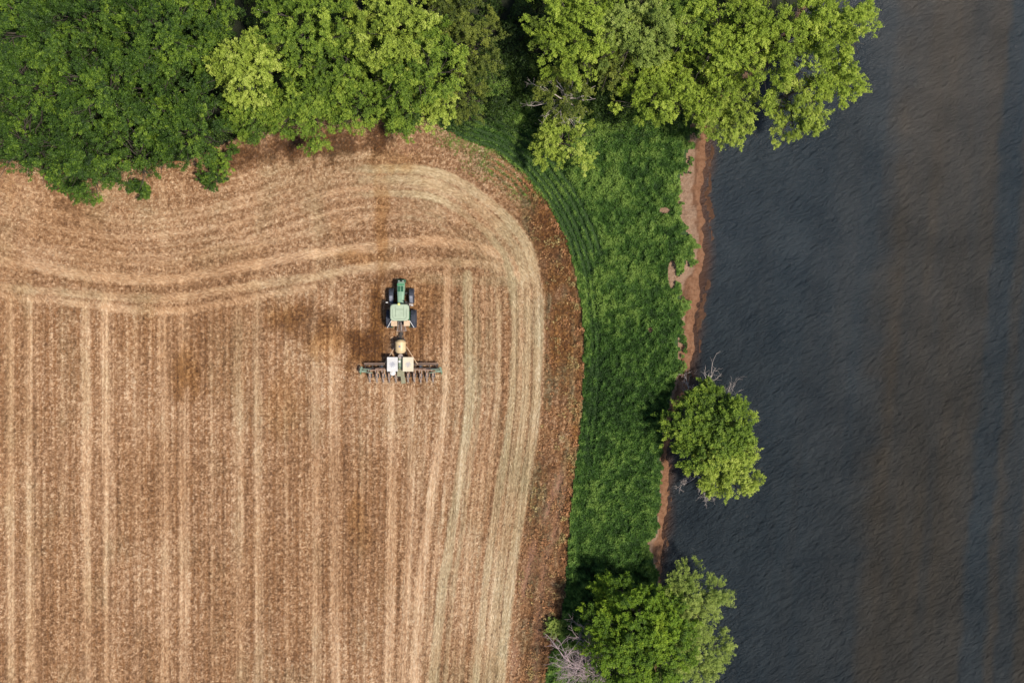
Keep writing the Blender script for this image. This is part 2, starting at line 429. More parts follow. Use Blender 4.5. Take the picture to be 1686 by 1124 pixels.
ad = attr3(n)
edge = math_(n, 'ADD', math_(n, 'MULTIPLY', b[2], 3.0), math_(n, 'MULTIPLY', math_(n, 'SUBTRACT', f, .5), .9))
col = mixc(n, ad[0], wet, dry)
col = mixc(n, math_(n, 'MULTIPLY', ad[1], .55), col, (0.10, 0.045, 0.025))
mr2 = node(n, 'ShaderNodeMapRange'); mr2.inputs[1].default_value = .8; mr2.inputs[2].default_value = 1.05; n.links.new(edge, mr2.inputs[0])
col = mixc(n, mr2.outputs[0], col, (0.11, 0.056, 0.032))
n.links.new(col, p.inputs['Base Color']); p.inputs['Roughness'].default_value = .85; p.inputs['Specular IOR Level'].default_value = .2
bump(n, p, math_(n, 'ADD', f, math_(n, 'MULTIPLY', f3, .5)), 1.0, .5)
M_SAND = m
M_BED = plain('river bed', (0.06, 0.035, 0.02), .9)
sheet('field', 0, M_FIELD); sheet('grass_verge', 1, M_GSOIL); sheet('sandy_bank', 2, M_SAND)
sheet('forest_floor', 3, M_LITTER); sheet('riverbed', 4, M_BED)

# ------------------------------------------------------------------ river
wx = np.concatenate([np.arange(11, 64, 0.5), [75, 100, 200, 500]]); wy = np.concatenate([[-500, -200, -90, -55], np.arange(-44, 44.1, 0.5), [55, 90, 200, 500]])
PX, PY = np.meshgrid(wx, wy)
PU = PX / K + 843; PV = 562 - PY / K
shal = 1 - sstep(-10, 20, PU - xw(np.clip(PV, -290, 1430)) + (fbm(PU / 30, PV / 30, 2) - .5) * 14)
pv = np.clip(PV, -200, 1324)
wb = (fbm(PU / 60, PV / 40, 6) - .5) * 16
c1 = 1495 - .075 * pv; c2 = 1668 - .08 * pv; c4 = 1726 - .083 * pv
stk = fbm((PU + .08 * pv) / 16, pv / 300, 5, 3)
def band(c, w_): return sstep(c - 4, c + 6, PU + wb) * (1 - sstep(c + w_ - 6, c + w_ + 6, PU + wb))
br = (.25 * sstep(c1 - 190, c1 - 40, PU) + .75 * sstep(c1 - 35, c1 + 35, PU + 3 * wb)) * (1 - .85 * band(c2, 40)) * (1 - .7 * band(c4, 34))
br = np.clip(br * (.8 + .5 * (stk - .5)) + .5 * (stk - .5) * .5, 0, 1)
gloss = sstep(-300, 1124, pv)
me = bpy.data.meshes.new('water'); nx2, ny2 = len(wx), len(wy)
ii = np.arange(nx2 * ny2).reshape(ny2, nx2); f = np.stack([ii[:-1, :-1], ii[:-1, 1:], ii[1:, 1:], ii[1:, :-1]], -1).reshape(-1, 4)
me.vertices.add(nx2 * ny2); me.loops.add(len(f) * 4); me.polygons.add(len(f))
me.vertices.foreach_set('co', np.stack([PX, PY, np.full(PX.shape, WATER_Z)], -1).astype(np.float32).ravel())
me.loops.foreach_set('vertex_index', f.astype(np.int32).ravel()); me.polygons.foreach_set('loop_start', np.arange(0, len(f) * 4, 4, dtype=np.int32))
at = me.attributes.new('mix', 'FLOAT_VECTOR', 'POINT'); at.data.foreach_set('vector', np.stack([shal, br, gloss], -1).astype(np.float32).ravel())
me.update(calc_edges=True); me.shade_smooth()
m, n, p = nt('river water')
a = attr3(n)
pos = node(n, 'ShaderNodeNewGeometry').outputs['Position']
def wavevec(rot, sx, sy):
    mp = node(n, 'ShaderNodeMapping', vector_type='TEXTURE'); n.links.new(pos, mp.inputs[0])
    mp.inputs['Rotation'].default_value = (0, 0, rot); mp.inputs['Scale'].default_value = (1 / sx, 1 / sy, 1); return mp.outputs[0]
w1 = noise(n, 1.25, 6, .66, vec=wavevec(R_(24), 0.55, 1.45))
w2 = noise(n, 1.0, 4, .6, vec=wavevec(R_(42), 1.1, 2.6))
w3 = noise(n, 7.0, 3, .6)
amp = noise(n, .07, 4, .5)
hgt = math_(n, 'ADD', math_(n, 'MULTIPLY', w1, .65), math_(n, 'ADD', math_(n, 'MULTIPLY', w2, .4), math_(n, 'MULTIPLY', w3, .10)))
ampm = math_(n, 'MULTIPLY', math_(n, 'ADD', .30, math_(n, 'MULTIPLY', a[2], .75)), math_(n, 'ADD', .3, math_(n, 'MULTIPLY', amp, 1.3)))
hgt = math_(n, 'MULTIPLY', math_(n, 'SUBTRACT', hgt, .57), ampm)
cn = noise(n, .25, 5, .6)
blue = ramp(n, cn, [(0.35, (0.0155, 0.0225, 0.0295)), (0.65, (0.0250, 0.0330, 0.0395))])
brown = ramp(n, cn, [(0.35, (0.034, 0.0285, 0.0220)), (0.65, (0.048, 0.040, 0.031))])
col = mixc(n, a[1], blue, brown)
col = mixc(n, math_(n, 'MULTIPLY', math_(n, 'POWER', a[0], 1.6), .95), col, (0.085, 0.042, 0.025))
n.links.new(col, p.inputs['Base Color']); p.inputs['Roughness'].default_value = .24; p.inputs['Specular IOR Level'].default_value = .5; p.inputs['IOR'].default_value = 1.33
bump(n, p, hgt, 1.0, 1.7)
water = link_mesh('water', me, m); water['kind'] = 'structure'

# ------------------------------------------------------------------ stubble straw
def scatter_uv(n, u0, u1, v0, v1):
    return rng.uniform(u0, u1, n), rng.uniform(v0, v1, n)
U, V = scatter_uv(2300000, -110, 975, 180, 1240)
fin = samp(infield, U, V); pl = samp(pale, U, V); mg = samp(margin, U, V); ro = samp(rust, U, V); ol = samp(olive, U, V)
dr = samp(dirt, U, V); gi = samp(greenin, U, V); mv = samp(mauve, U, V); rl = samp(redline, U, V)
rc = samp(rowc, U, V)
hd = samp(head, U, V)
keep = (fin > .5) & (rng.random(len(U)) < (.92 - .15 * mg - .5 * dr - .7 * gi - .45 * mv)) 
rowm = .5 + .5 * (1 - .6 * hd) * np.cos(2 * np.pi * (rc + (vn(U / 9, V / 9, 2) - .5) * 3) / 12.4)          # drill rows 0.75 m apart
keep &= rng.random(len(U)) < (.45 + .55 * rowm + .4 * pl)
U, V, pl, mg, ro, ol, dr, gi, mv, rl, rowm, hd, rcc = [q[keep] for q in (U, V, pl, mg, ro, ol, dr, gi, mv, rl, rowm, hd, rc)]
n_ = len(U)
fx, fy = samp(flx, U, V), samp(fly, U, V)
ang = np.arctan2(-fy, fx)
clump = fbm(U / 3.0, V / 3.0, 3, 3)
ca = (vn(U / 5.0, V / 5.0, 6) - .5) * 6.0
spread = 0.18 + (1 - np.clip(pl * 1.5, 0, 1)) * .60
ang = ang + rng.normal(size=n_) * spread + ca * (1 - np.clip(pl * 1.4, 0, .93)) * .75
tilt = np.abs(rng.normal(size=n_)) * (.5 - .36 * pl)
tilt = np.clip(tilt, 0, 1.2)
ln = rng.uniform(.13, .30, n_) * (1 + .7 * pl + .35 * hd); wd = rng.uniform(.018, .042, n_)
ax = np.stack([np.cos(ang) * np.cos(tilt), np.sin(ang) * np.cos(tilt), np.sin(tilt)], 1)
side = np.stack([-np.sin(ang), np.cos(ang), rng.normal(size=n_) * .45], 1); side = unit(side)
zb = .03 + .16 * rowm * (1 - pl * .7) * np.clip((clump - .25) * 1.8, 0.1, 1) + .04 * pl + rng.random(n_) * .05
c = np.stack([(U - 843) * K, (562 - V) * K, zb + np.sin(tilt) * ln * .5 + .05], 1)
big = fbm(U / 120, V / 160, 0, 3); al = np.where(hd > .5, U, V); gamp = .50 - .24 * hd
gr = .65 * vn(rcc / 2.0, al / 140, 5) + .35 * vn(rcc / 6.5, al / 200, 2)
tint = .43 + .30 * pl + rng.normal(size=n_) * .13 + (clump - .5) * .95 * (1 - .6 * np.clip(pl * 1.4, 0, 1)) + (big - .5) * .30 + (gr - .5) * (gamp - .15 * mg) - .13 * ro - .50 * samp(damp_shade, U, V) - .24 * mg - .1 * rl
tint = np.clip(tint, 0, 1)
olv = np.clip(ol * np.clip(pl * 1.5, 0, 1) + (fbm(U / 40, V / 70, 1) - .55) * .9 + gi * .6 + mg * .9 * sstep(.45, .6, fbm(U / 16, V / 50, 7, 3)), 0, 1)
rst = np.clip(ro * 1.25 + rl * .7 + mg * .35 * (vn(U / 14, V / 14, 4) > .5) + mv * .2 + (big < .42) * .12, 0, 1)
ms_, n, p = nt('straw')
a = attr3(n)
col = ramp(n, a[0], [(0.0, (0.10, 0.050, 0.024)), (0.3, (0.27, 0.143, 0.070)), (0.58, (0.505, 0.314, 0.176)), (0.8, (0.645, 0.450, 0.280)), (1.0, (0.755, 0.595, 0.415))])
olc = ramp(n, a[0], [(0.0, (0.07, 0.060, 0.028)), (0.4, (0.27, 0.225, 0.120)), (0.75, (0.48, 0.415, 0.255)), (1.0, (0.61, 0.55, 0.38))])
rsc = ramp(n, a[0], [(0.0, (0.085, 0.032, 0.010)), (0.5, (0.40, 0.180, 0.040)), (1.0, (0.64, 0.35, 0.10))])
col = mixc(n, math_(n, 'MULTIPLY', a[1], .85), col, olc)
col = mixc(n, math_(n, 'MULTIPLY', a[2], .8), col, rsc)
n.links.new(col, p.inputs['Base Color']); p.inputs['Roughness'].default_value = .6; p.inputs['Specular IOR Level'].default_value = .3
straw = quads('stubble', c, ax * ln[:, None] * .5, side * wd[:, None] * .5, ms_, np.stack([tint, olv, rst], 1))
tag(straw, 'tan cereal stubble and chopped straw lying over the whole field with paler wheel tracks', 'stubble', kind='stuff')

# ------------------------------------------------------------------ dried weeds on the field margin
U, V = scatter_uv(420000, 690, 975, 200, 1240)
mg = samp(margin, U, V); rl = samp(redline, U, V); wdy = samp(weedy, U, V); dr = samp(dirt, U, V)
cl = fbm(U / 9, V / 9, 2, 3)
keep = rng.random(len(U)) < np.clip(mg * .20 + rl * .7 + mg * .5 * sstep(760, 1000, V) * sstep(.45, .6, fbm(U / 30, V / 40, 4)), 0, 1) * sstep(.42, .58, cl) * (1 - dr)
keep &= samp(infield, U, V) > .5
U, V, cl, rl = U[keep], V[keep], cl[keep], rl[keep]
n_ = len(U)
zz = .05 + sstep(.45, .72, cl) * .5 * rng.random(n_) ** .6
nr = unit(rng.normal(size=(n_, 3)) * .7 + [0, 0, .6])
aa, bb = leaf_axes(nr, rng.uniform(.1, .2, n_), .6)
hue = fbm(U / 22, V / 22, 6, 3)
wm, n, p = nt('dried weeds'); a = attr3(n)
cw = ramp(n, a[0], [(0, (0.10, 0.042, 0.014)), (.5, (0.25, 0.110, 0.042)), (1, (0.50, 0.25, 0.11))])
cg = ramp(n, a[0], [(0, (0.06, 0.044, 0.014)), (.5, (0.24, 0.175, 0.06)), (1, (0.48, 0.36, 0.15))])
n.links.new(mixc(n, a[1], cw, cg), p.inputs['Base Color']); p.inputs['Roughness'].default_value = .8
dw = quads('dried_weeds', np.stack([(U - 843) * K, (562 - V) * K, zz], 1), aa, bb, wm,
      np.stack([np.clip(.45 + rng.normal(size=n_) * .2 + (cl - .5), 0, 1), np.clip((hue - .45) * 6 - rl * .6, 0, 1), hue], 1))
tag(dw, 'rusty brown dried weeds along the field margin beside the green strip', 'weeds', kind='stuff')

# ------------------------------------------------------------------ green strip
U, V = scatter_uv(1500000, 660, 1160, 90, 1260)
inf2 = samp(infield, U, V); gi = samp(greenin, U, V); wdy = samp(weedy, U, V)
e = xe(V) + (fbm(U / 16, V / 16, 2) - .5) * 12
hole = (fbm(U / 12, V / 12, 5, 3))
bare = bare_f(U, V)
ed = e - U + np.where(V > 620, 2, 6) + (hole - .5) * np.where(V > 620, 18, 48)
keep = ((inf2 < .5) | (rng.random(len(U)) < np.maximum(gi * .55, wdy * .35))) & (ed > 0) & (bare < .45)
keep &= ~((V < 195) & (U < 720))
rg = samp(ring, U, V)
keep &= rng.random(len(U)) < (1 - .97 * np.clip(rg * 1.25, 0, 1)) * (.25 + .75 * sstep(120, 210, V))
U, V, ed, rg, gi, wdy, inf2 = [q[keep] for q in (U, V, ed, rg, gi, wdy, inf2)]
n_ = len(U)
g1 = fbm(U / 8, V / 8, 1, 3); g2 = fbm(U / 26, V / 26, 4, 3); g3 = fbm(U / 110, V / 160, 7, 3)
canopy = (.12 + 1.3 * np.clip(g1 - .35, 0, 1) + .55 * np.clip(g2 - .3, 0, 1)) * (1 - .88 * rg) * (1 - .6 * (inf2 > .5)) * (.4 + .6 * sstep(0, 14, ed))
zz = canopy * rng.random(n_) ** .5 + .02
nr = unit(rng.normal(size=(n_, 3)) * .55 + [0, 0, .75])
aa, bb = leaf_axes(nr, rng.uniform(.10, .21, n_), .45)
yel = sstep(.45, .62, fbm(U / 50, V / 35, 3, 3)) * (1 - sstep(400, 620, V)) * .30 + .06 * (1 - sstep(0, 40, U - 962)) + .28 * np.exp(-(ed / 14) ** 2) + wdy * .3
tint = np.clip(.36 + rng.normal(size=n_) * .14 + (g1 - .5) * 1.3 + (g3 - .5) * .7 + (g2 - .5) * .5 - .35 * rg + yel + (zz / (canopy + .05) - .6) * .25 + (U < 985) * .03, 0, 1)
gm, n, p = M_GRASS, M_GRASS.node_tree, None
gr_o = quads('grass', np.stack([(U - 843) * K, (562 - V) * K, zz], 1), aa, bb, M_GRASS, np.stack([tint, tint, tint], 1))
tag(gr_o, 'lush green grass and weeds on the strip between the field and the river', 'grass', kind='stuff')

# ------------------------------------------------------------------ undergrowth below the trees
U, V = scatter_uv(380000, -110, 1250, -120, 300)
inf2 = samp(infield, U, V)
keep = (inf2 < .5) & (U < xe(V) + 20) & (rng.random(len(U)) < (1 - sstep(170, 240, V) * (U > 700)))
mnd = fbm(U / 22, V / 22, 2, 4); keep &= mnd > .40
U, V, mnd = U[keep], V[keep], mnd[keep]; n_ = len(U)
zz = (mnd - .36) * 8 * rng.random(n_) ** .35
f = (H - zz) / H
nr = unit(rng.normal(size=(n_, 3)) * .6 + [0, 0, .7])
aa, bb = leaf_axes(nr, rng.uniform(.14, .26, n_), .55)
tint = np.clip(.4 + rng.normal(size=n_) * .18 + (fbm(U / 40, V / 40, 5) - .5) * .8, 0, 1)
ug = quads('undergrowth', np.stack([(U - 843) * K, (562 - V) * K, zz], 1), aa, bb, M_UNDER, np.stack([tint, tint, tint], 1))
tag(ug, 'dark green undergrowth in the shade below the trees along the top of the field', 'undergrowth', kind='stuff')

# ------------------------------------------------------------------ branches
class Tubes:
    def __init__(s): s.v = []; s.f = []
    def tube(s, pts, rad, sides=6):
        pts = [np.array(p, float) for p in pts]; base = len(s.v)
        for i, p in enumerate(pts):
            d = pts[min(i + 1, len(pts) - 1)] - pts[max(i - 1, 0)]; d = d / (np.linalg.norm(d) + 1e-9)
            up = np.array([0, 0, 1.0]) if abs(d[2]) < .9 else np.array([1.0, 0, 0])
            x = np.cross(d, up); x /= np.linalg.norm(x); y = np.cross(d, x)
            for k in range(sides):
                t = 2 * math.pi * k / sides; s.v.append(p + (x * math.cos(t) + y * math.sin(t)) * rad[i])
        for i in range(len(pts) - 1):
            for k in range(sides):
                a = base + i * sides + k; b = base + i * sides + (k + 1) % sides
                s.f.append((a, b, b + sides, a + sides))
        s.f.append(tuple(base + k for k in reversed(range(sides))))
        e = base + (len(pts) - 1) * sides; s.f.append(tuple(e + k for k in range(sides)))
    def build(s, name, mat, parent=None):
        me = bpy.data.meshes.new(name); me.from_pydata([tuple(v) for v in s.v], [], s.f); me.shade_smooth()
        return link_mesh(name, me, mat, parent)

def limb(T, p0, p1, r0, r1, wig=.12, n=6, sides=6):
    p0 = np.array(p0, float); p1 = np.array(p1, float); L = np.linalg.norm(p1 - p0); pts = []
    o = np.zeros(3)
    for i in range(n + 1):
        t = i / n
        if 0 < i < n: o = o * .6 + rng.normal(size=3) * wig * L * .35
        elif i == n: o = o * 0
        pts.append(p0 + (p1 - p0) * t + o * math.sin(math.pi * t))
    T.tube(pts, [r0 + (r1 - r0) * (i / n) for i in range(n + 1)], sides); return pts

def twiggy(T, p, d, L, r, depth, spread=.6, droop=0.0, kids=4):
    "branch that forks into ever thinner twigs"
    n = 4; pts = [np.array(p, float)]; d = np.array(d, float)
    for i in range(n):
        d = d + rng.normal(size=3) * .16 + np.array([0, 0, -droop]); d /= np.linalg.norm(d)
        pts.append(pts[-1] + d * L / n)
    T.tube(pts, [r * (1 - .6 * i / n) for i in range(n + 1)], 5 if r > .03 else 3)
    if depth > 0:
        for k in range(kids):
            j = random.randint(1, n); dd = d + rng.normal(size=3) * spread; dd[2] = dd[2] * .6 + .05; dd /= np.linalg.norm(dd)
            twiggy(T, pts[j], dd, L * random.uniform(.45, .72), max(r * .5, .012), depth - 1, spread, droop, kids)

# ------------------------------------------------------------------ trees
def tree(u, v, r, h, kind, label, dens=1.0, shoot=1.0, leaf=1.0, name='deciduous_tree', cat='tree', group='trees at the edge of the field',
         flat=.72, lobes=None, lean=(0, 0), bare=0, gaps=.42, sx=1.0, sy=1.0, wind=(0, 0)):
    global rng
    rng = np.random.default_rng(int(u * 7 + v * 131 + 20000)); random.seed(int(u + v * 3))
    Rz0 = r * K * flat
    zc = max(h - Rz0, Rz0 * .6)
    c0 = W(u, v, zc); f = (H - zc) / H; R = r * K * f
    bx, by = c0[0] - lean[0], c0[1] - lean[1]
    root = empty(name, (bx, by, 0)); tag(root, label, cat, group)
    rr = rng
    nl = lobes or max(5, int(7 + R * 2.2))
    # lobes: boughs of the crown
    gd = []
    for i in range(nl):
        t = (i + .5) / nl; zz = 1 - 1.25 * t; ph = i * 2.39996 + rr.uniform(-.5, .5); q = math.sqrt(max(0, 1 - zz * zz))
        gd.append((q * math.cos(ph), q * math.sin(ph), zz))
    gd = np.array(gd); lr = R * rr.uniform(.24, .42, nl)
    lc = gd * (R * rr.uniform(.52, .84, (nl, 1))); lc[:, 0] *= sx; lc[:, 1] *= sy; lc[:, 2] *= flat
    # trunk and limbs
    T = Tubes(); ctr = np.array([lean[0], lean[1], zc - R * flat * .35])
    tr_r = .05 + R * .045
    limb(T, (0, 0, -.25), ctr, tr_r * 1.25, tr_r * .75, .05, 6, 9)
    for i in range(nl):
        e = np.array([lean[0], lean[1], zc]) + lc[i]
        st = ctr * rr.uniform(.75, 1.0)
        pts = limb(T, st, e, tr_r * .5, .03, .10, 5, 6)
        for k in range(3):
            dd = lc[i] / (np.linalg.norm(lc[i]) + 1e-6) + rr.normal(size=3) * .6
            limb(T, pts[3 + k % 3], e + dd * lr[i] * .7, .045, .012, .10, 4, 4)
    if bare:
        for k in range(bare):
            dd = unit(np.array([rr.normal(), rr.normal(), 0.5]))
            twiggy(T, ctr + dd * R * .5, dd, R * .75, .05, 2)
    T.build('trunk', M_BARK if not bare else M_DEAD, root)
    # shoots on the boughs
    P, D, Q = [], [], []
    for i in range(nl):
        nt_ = int(4 * math.pi * lr[i] ** 2 * .50 * dens) + 4
        d = unit(rr.normal(size=(nt_ * 3, 3)) + [0, 0, .5]); d = d[d[:, 2] > -.4][:nt_]
        pp = lc[i] + d * (lr[i] * rr.uniform(.60, 1.32, (len(d), 1))) * [1, 1, .85]
        keep = np.ones(len(pp), bool)
        for j in range(nl):
            if j != i: keep &= np.linalg.norm((pp - lc[j]) / lr[j], axis=1) > .70
        g = fbm(pp[:, 0] / 1.7 + u * .1, pp[:, 1] / 1.7 + v * .1, i + 1, 3); keep &= g > gaps * .93
        pp, d = pp[keep], d[keep]
        k_ = 6; tr_ = rr.uniform(.20, .40, (len(pp), 1, 1)) * (.6 + .4 * shoot)
        off = rr.normal(size=(len(pp), k_, 3)) * tr_ * [1, 1, .6] * .75
        P.append((pp[:, None] + off).reshape(-1, 3)); D.append(unit(d[:, None] + off * 1.3).reshape(-1, 3))
        Q.append(np.repeat(rr.normal(size=len(pp)), k_))
    Q = np.concatenate(Q)
    P = np.vstack(P); D = np.vstack(D)
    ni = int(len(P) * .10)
    Q = np.concatenate([Q, np.full(ni, -1.2)])  # inner shoots tinted darker: shade inside the crown put into leaf colour
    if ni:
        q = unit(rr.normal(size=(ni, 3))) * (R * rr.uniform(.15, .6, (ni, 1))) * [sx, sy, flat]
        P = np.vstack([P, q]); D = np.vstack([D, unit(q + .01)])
    ns = len(P)
    D = unit(D * .8 + unit(P / [1, 1, flat]) * .5 + rr.normal(size=(ns, 3)) * .35 + [wind[0], wind[1], .35])
    L = rr.uniform(.25, .75, ns) * shoot
    nlv = 44
    t = rr.random((ns, nlv)) ** .8
    side = rr.normal(size=(ns, nlv, 3)) * (.13 * shoot) * (1.15 - .75 * t[..., None])
    pos = P[:, None] + D[:, None] * (L[:, None] * t)[..., None] + side
    pos[..., 2] -= .12 * t ** 2 * shoot
    nr = unit(D[:, None] * .35 + rr.normal(size=(ns, nlv, 3)) * .45 + [0, 0, .75])
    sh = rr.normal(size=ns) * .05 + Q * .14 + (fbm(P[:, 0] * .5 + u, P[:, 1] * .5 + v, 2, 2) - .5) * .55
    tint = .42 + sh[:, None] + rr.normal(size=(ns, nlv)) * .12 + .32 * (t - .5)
    pos = pos.reshape(-1, 3); nr = nr.reshape(-1, 3); tint = np.clip(tint.ravel(), 0, 1)
    pos[:, :2] += lean; pos[:, 2] += zc
    ok = pos[:, 2] > .1; pos, nr, tint = pos[ok], nr[ok], tint[ok]
    aa, bb = leaf_axes(nr, rr.uniform(.09, .165, len(pos)) * leaf, .62)
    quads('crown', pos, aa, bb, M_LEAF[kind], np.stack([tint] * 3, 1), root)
    return root

TREES = [
 (45,40,92,12,'deep','deep green tree filling the top left corner of the photo'),
 (155,35,88,12,'deep','deep green tree at the top edge, second from the left corner'),
 (262,55,82,12,'deep','deep green tree at the top edge, third from the left corner'),
 (62,148,86,11,'deep','deep green tree below the top left corner one, against the left edge'),
 (168,150,84,11.5,'deep','deep green tree in the middle of the dark grove at top left'),
 (272,158,82,11,'deep','deep green tree on the right side of the dark grove, above its bulging field edge'),
 (45,240,70,9,'deep','bushy deep green tree at the left edge overhanging the stubble'),
 (140,262,66,8.5,'deep','deep green tree overhanging the stubble, second from the left edge'),
 (225,255,62,8.5,'deep','deep green tree overhanging the stubble, third from the left edge'),
 (318,215,70,9,'deep','rounded deep green tree at the right corner of the dark grove beside the field'),
]
for i_, T_ in enumerate(TREES):
    T_ = T_[:2] + (T_[2] * .96, T_[3] + [1.5, -1.2, 1.2, -.8, 1.4, -.6, 0, .8, -.4, .9][i_]) + T_[4:]
    tree(*T_, shoot=1.1, leaf=1.1, gaps=.50, dens=.8, flat=.9, group='deep green trees of the left grove', wind=(-.25, .2))
tree(348,95,48,8,'deep','small dark tree shaded between the deep green grove and the pale lime one', group='deep green trees of the left grove')
tree(350,15,50,9,'deep','dark tree at the top edge where the grove meets the lighter trees', group='deep green trees of the left grove')
G2 = 'fresh green trees at the top of the field'
tree(415,112,56,11,'lime','pale lime leafed tree standing out between the deep green grove and fresh green trees', leaf=1.15, group=G2)
tree(505,35,74,12,'fresh','yellowish green tree at the top edge right above the pale lime one', group=G2)
tree(425,185,55,7.5,'fresh','low fresh green tree at the field edge just below the pale lime one', group=G2)
tree(500,178,60,8.5,'fresh','fresh green tree at the field edge above the dark brown soil', group=G2)
tree(562,105,62,10,'fresh','fresh green tree in the middle of the light grove left of the brightest crown', group=G2)
tree(652,48,78,12,'lime','large bright green tree at the top edge of the light grove', leaf=1.15, group=G2)
tree(690,118,68,11,'fresh','fresh green tree at the right side of the light grove', leaf=1.1, group=G2)
tree(588,172,55,8.5,'fresh','fresh green tree over the field edge above the middle of the turn', group=G2)
tree(660,176,50,7.5,'fresh','fresh green tree over the field edge beside the mauve bare soil patch', leaf=1.1, group=G2)
tree(718,170,38,7,'lime','narrow bright green tree at the lower right tip of the light grove', leaf=1.1, group=G2)
tree(778,80,55,8,'olive','sparse olive tree with bare branches showing, right of the light grove', dens=.85, gaps=.46, group=G2)
tree(765,155,38,5,'olive','small olive bush above the grass at the right foot of the light grove', dens=.6, group=G2)
tree(748,15,45,9,'olive','olive tree at the top edge next to the dark gap in the trees', dens=.7, group=G2)
G3 = 'yellow green trees by the river'
kw = dict(group=G3, wind=(.15, -.1), gaps=.46)
klean = {1290: (2.5, 0), 1372: (4.5, .5), 1315: (5, -1.5), 1205: (1.5, -.8), 1195: (1, 0)}
tree(945,48,76,12,'yellow','yellow green tree at the top edge right of the dark gap', **kw)
tree(1050,52,70,12,'pale','greyish green tree at the top edge between two yellow green crowns', **kw)
tree(1118,40,52,11,'fresh','darker green tree at the top edge left of the big crowns over the water', **kw)
tree(1085,150,68,9,'yellow','yellow green tree above the grass strip left of the sandy bank', **kw)
tree(1000,105,42,8,'olive','shaded olive tree in the hollow below the greyish crown', dens=.7, group=G3)
tree(932,160,44,6.5,'olive','thin tree with pale bare branches sticking out above the bright bush', dens=.55, gaps=.5, bare=5, group=G3)
tree(926,232,52,5.5,'lime','bright pale green bushy tree standing in the grass at the top of the green strip', dens=.95, group=G3, flat=.6)
tree(1165,140,62,9.5,'yellow','yellow green tree directly above the end of the sandy bank', **kw)
tree(1195,55,84,12,'yellow','large yellow green tree at the top edge above the start of the river', lean=klean[1195], **kw)
tree(1290,65,98,12.5,'yellow','largest yellow green crown reaching out over the water at the top', lean=klean[1290], **kw)
tree(1372,50,62,11,'yellow','outermost yellow green tree over the river at the top edge', lean=klean[1372], **kw)
tree(1372,130,46,9,'yellow','yellow green boughs of the tree farthest out over the open water', lean=klean[1372], **kw)
tree(1315,178,56,9,'lime','pale lime tree overhanging the water on the right of the dark notch', lean=klean[1315], **kw)
tree(1205,185,48,8,'lime','pale lime tree overhanging the water on the left of the dark notch', lean=klean[1205], **kw)
# single trees on the bank
tree(1174,716,68,5.8,'fresh','solitary green tree leaning over the water halfway down the bank', leaf=1.05, group='trees on the river bank', lean=(1.2, 0), gaps=.30, dens=2.3)
tree(1192,760,56,5.2,'lime','pale lower companion of the solitary bank tree, on its side away from the dead branches', dens=1.5, gaps=.36, group='trees on the river bank', lean=(1.0, 0))
tree(1052,1046,84,8.6,'vivid','vivid green round tree at the bottom between the grass strip and the pale willow', shoot=.9, leaf=.9, group='trees on the river bank', lobes=30, dens=2.0, gaps=.33)
tree(1142,990,54,6.2,'pale','pale willow green tree over the water at the bottom, upper of the two pale crowns', shoot=1.0, leaf=.8, dens=1.2, group='trees on the river bank', gaps=.36)
tree(1140,1068,58,6.2,'pale','pale willow green tree at the bottom edge beside the vivid green one', shoot=1.0, leaf=.8, dens=1.2, group='trees on the river bank', gaps=.36)
tree(1004,975,32,4,'vivid','small dark bush at the upper left of the vivid green tree', group='trees on the river bank', dens=.8)
tree(1000,1115,40,3.5,'deep','low green bush at the bottom edge behind the bare grey shrub', group='trees on the river bank')
# shrubs at the field edge
GS_ = 'shrubs poking out over the stubble'
for (u, v, r, h, k, lb) in [(352,292,24,2.6,'deep','small dark shrub standing off the grove on the stubble'),(236,312,17,2.2,'deep','narrow tuft of green poking down from the dark grove onto the stubble'),
                            (366,262,22,3,'deep','shaded shrub under the right corner of the dark grove'),(122,302,24,2.6,'deep','leafy shrub at the lower fringe of the dark grove near the left edge'),
                            (672,205,20,2.6,'fresh','small shrub hanging over the mauve soil patch'),(914,1032,11,1,'pale','small pale green weed bush beside the bare grey shrub')]:
    tree(u, v, r, h, k, lb, name='shrub', cat='shrub', group=GS_, lobes=5, shoot=.7)

# dead trees
def dead_tree(loc, lab, stems, mat, depth=3, kids=4, name='dead_tree', twl=1.0):
    global rng
    rng = np.random.default_rng(77); random.seed(5)
    root = empty(name, loc); tag(root, lab, 'dead tree')
    T = Tubes(); T2s = []
    for (dx, dy, dz, L, r) in stems:
        d = unit(np.array([dx, dy, dz], float)); p0 = np.zeros(3)
        pts = [p0]; n = 7
        for i in range(n):
            d = unit(d + rng.normal(size=3) * .08); pts.append(pts[-1] + d * L / n)
        T2 = Tubes(); T2s.append(T2)
        T.tube(pts, [r * (1 - .75 * i / n) for i in range(n + 1)], 6)
        for i in range(2, n + 1):
            for k in range(2):
                dd = unit(d + rng.normal(size=3) * .55)
                twiggy(T2, pts[i], dd, L * .33 * twl, r * .35, depth - 1, .6, 0, kids)
    T.build('trunk', mat, root); [q.build('branch', mat, root) for q in T2s]
w = W(1140, 668, 0); dead_tree((w[0], w[1], -.3), 'bare dead tree reaching over the water beside the solitary bank tree', [(.75,.85,.5,4.1,.10),(.1,1,.5,3.0,.06),(1,.40,.5,4.2,.06)], M_DEAD, 3, 2)
w = W(1150, 782, 0); dead_tree((w[0], w[1], -.5), 'small tangle of pale dead twigs in the water below the solitary bank tree', [(-.9,-.8,.25,2.0,.05),(.1,-1,.25,2.2,.05),(.6,-.9,.25,2.2,.04)], M_DEAD, 3, 3)
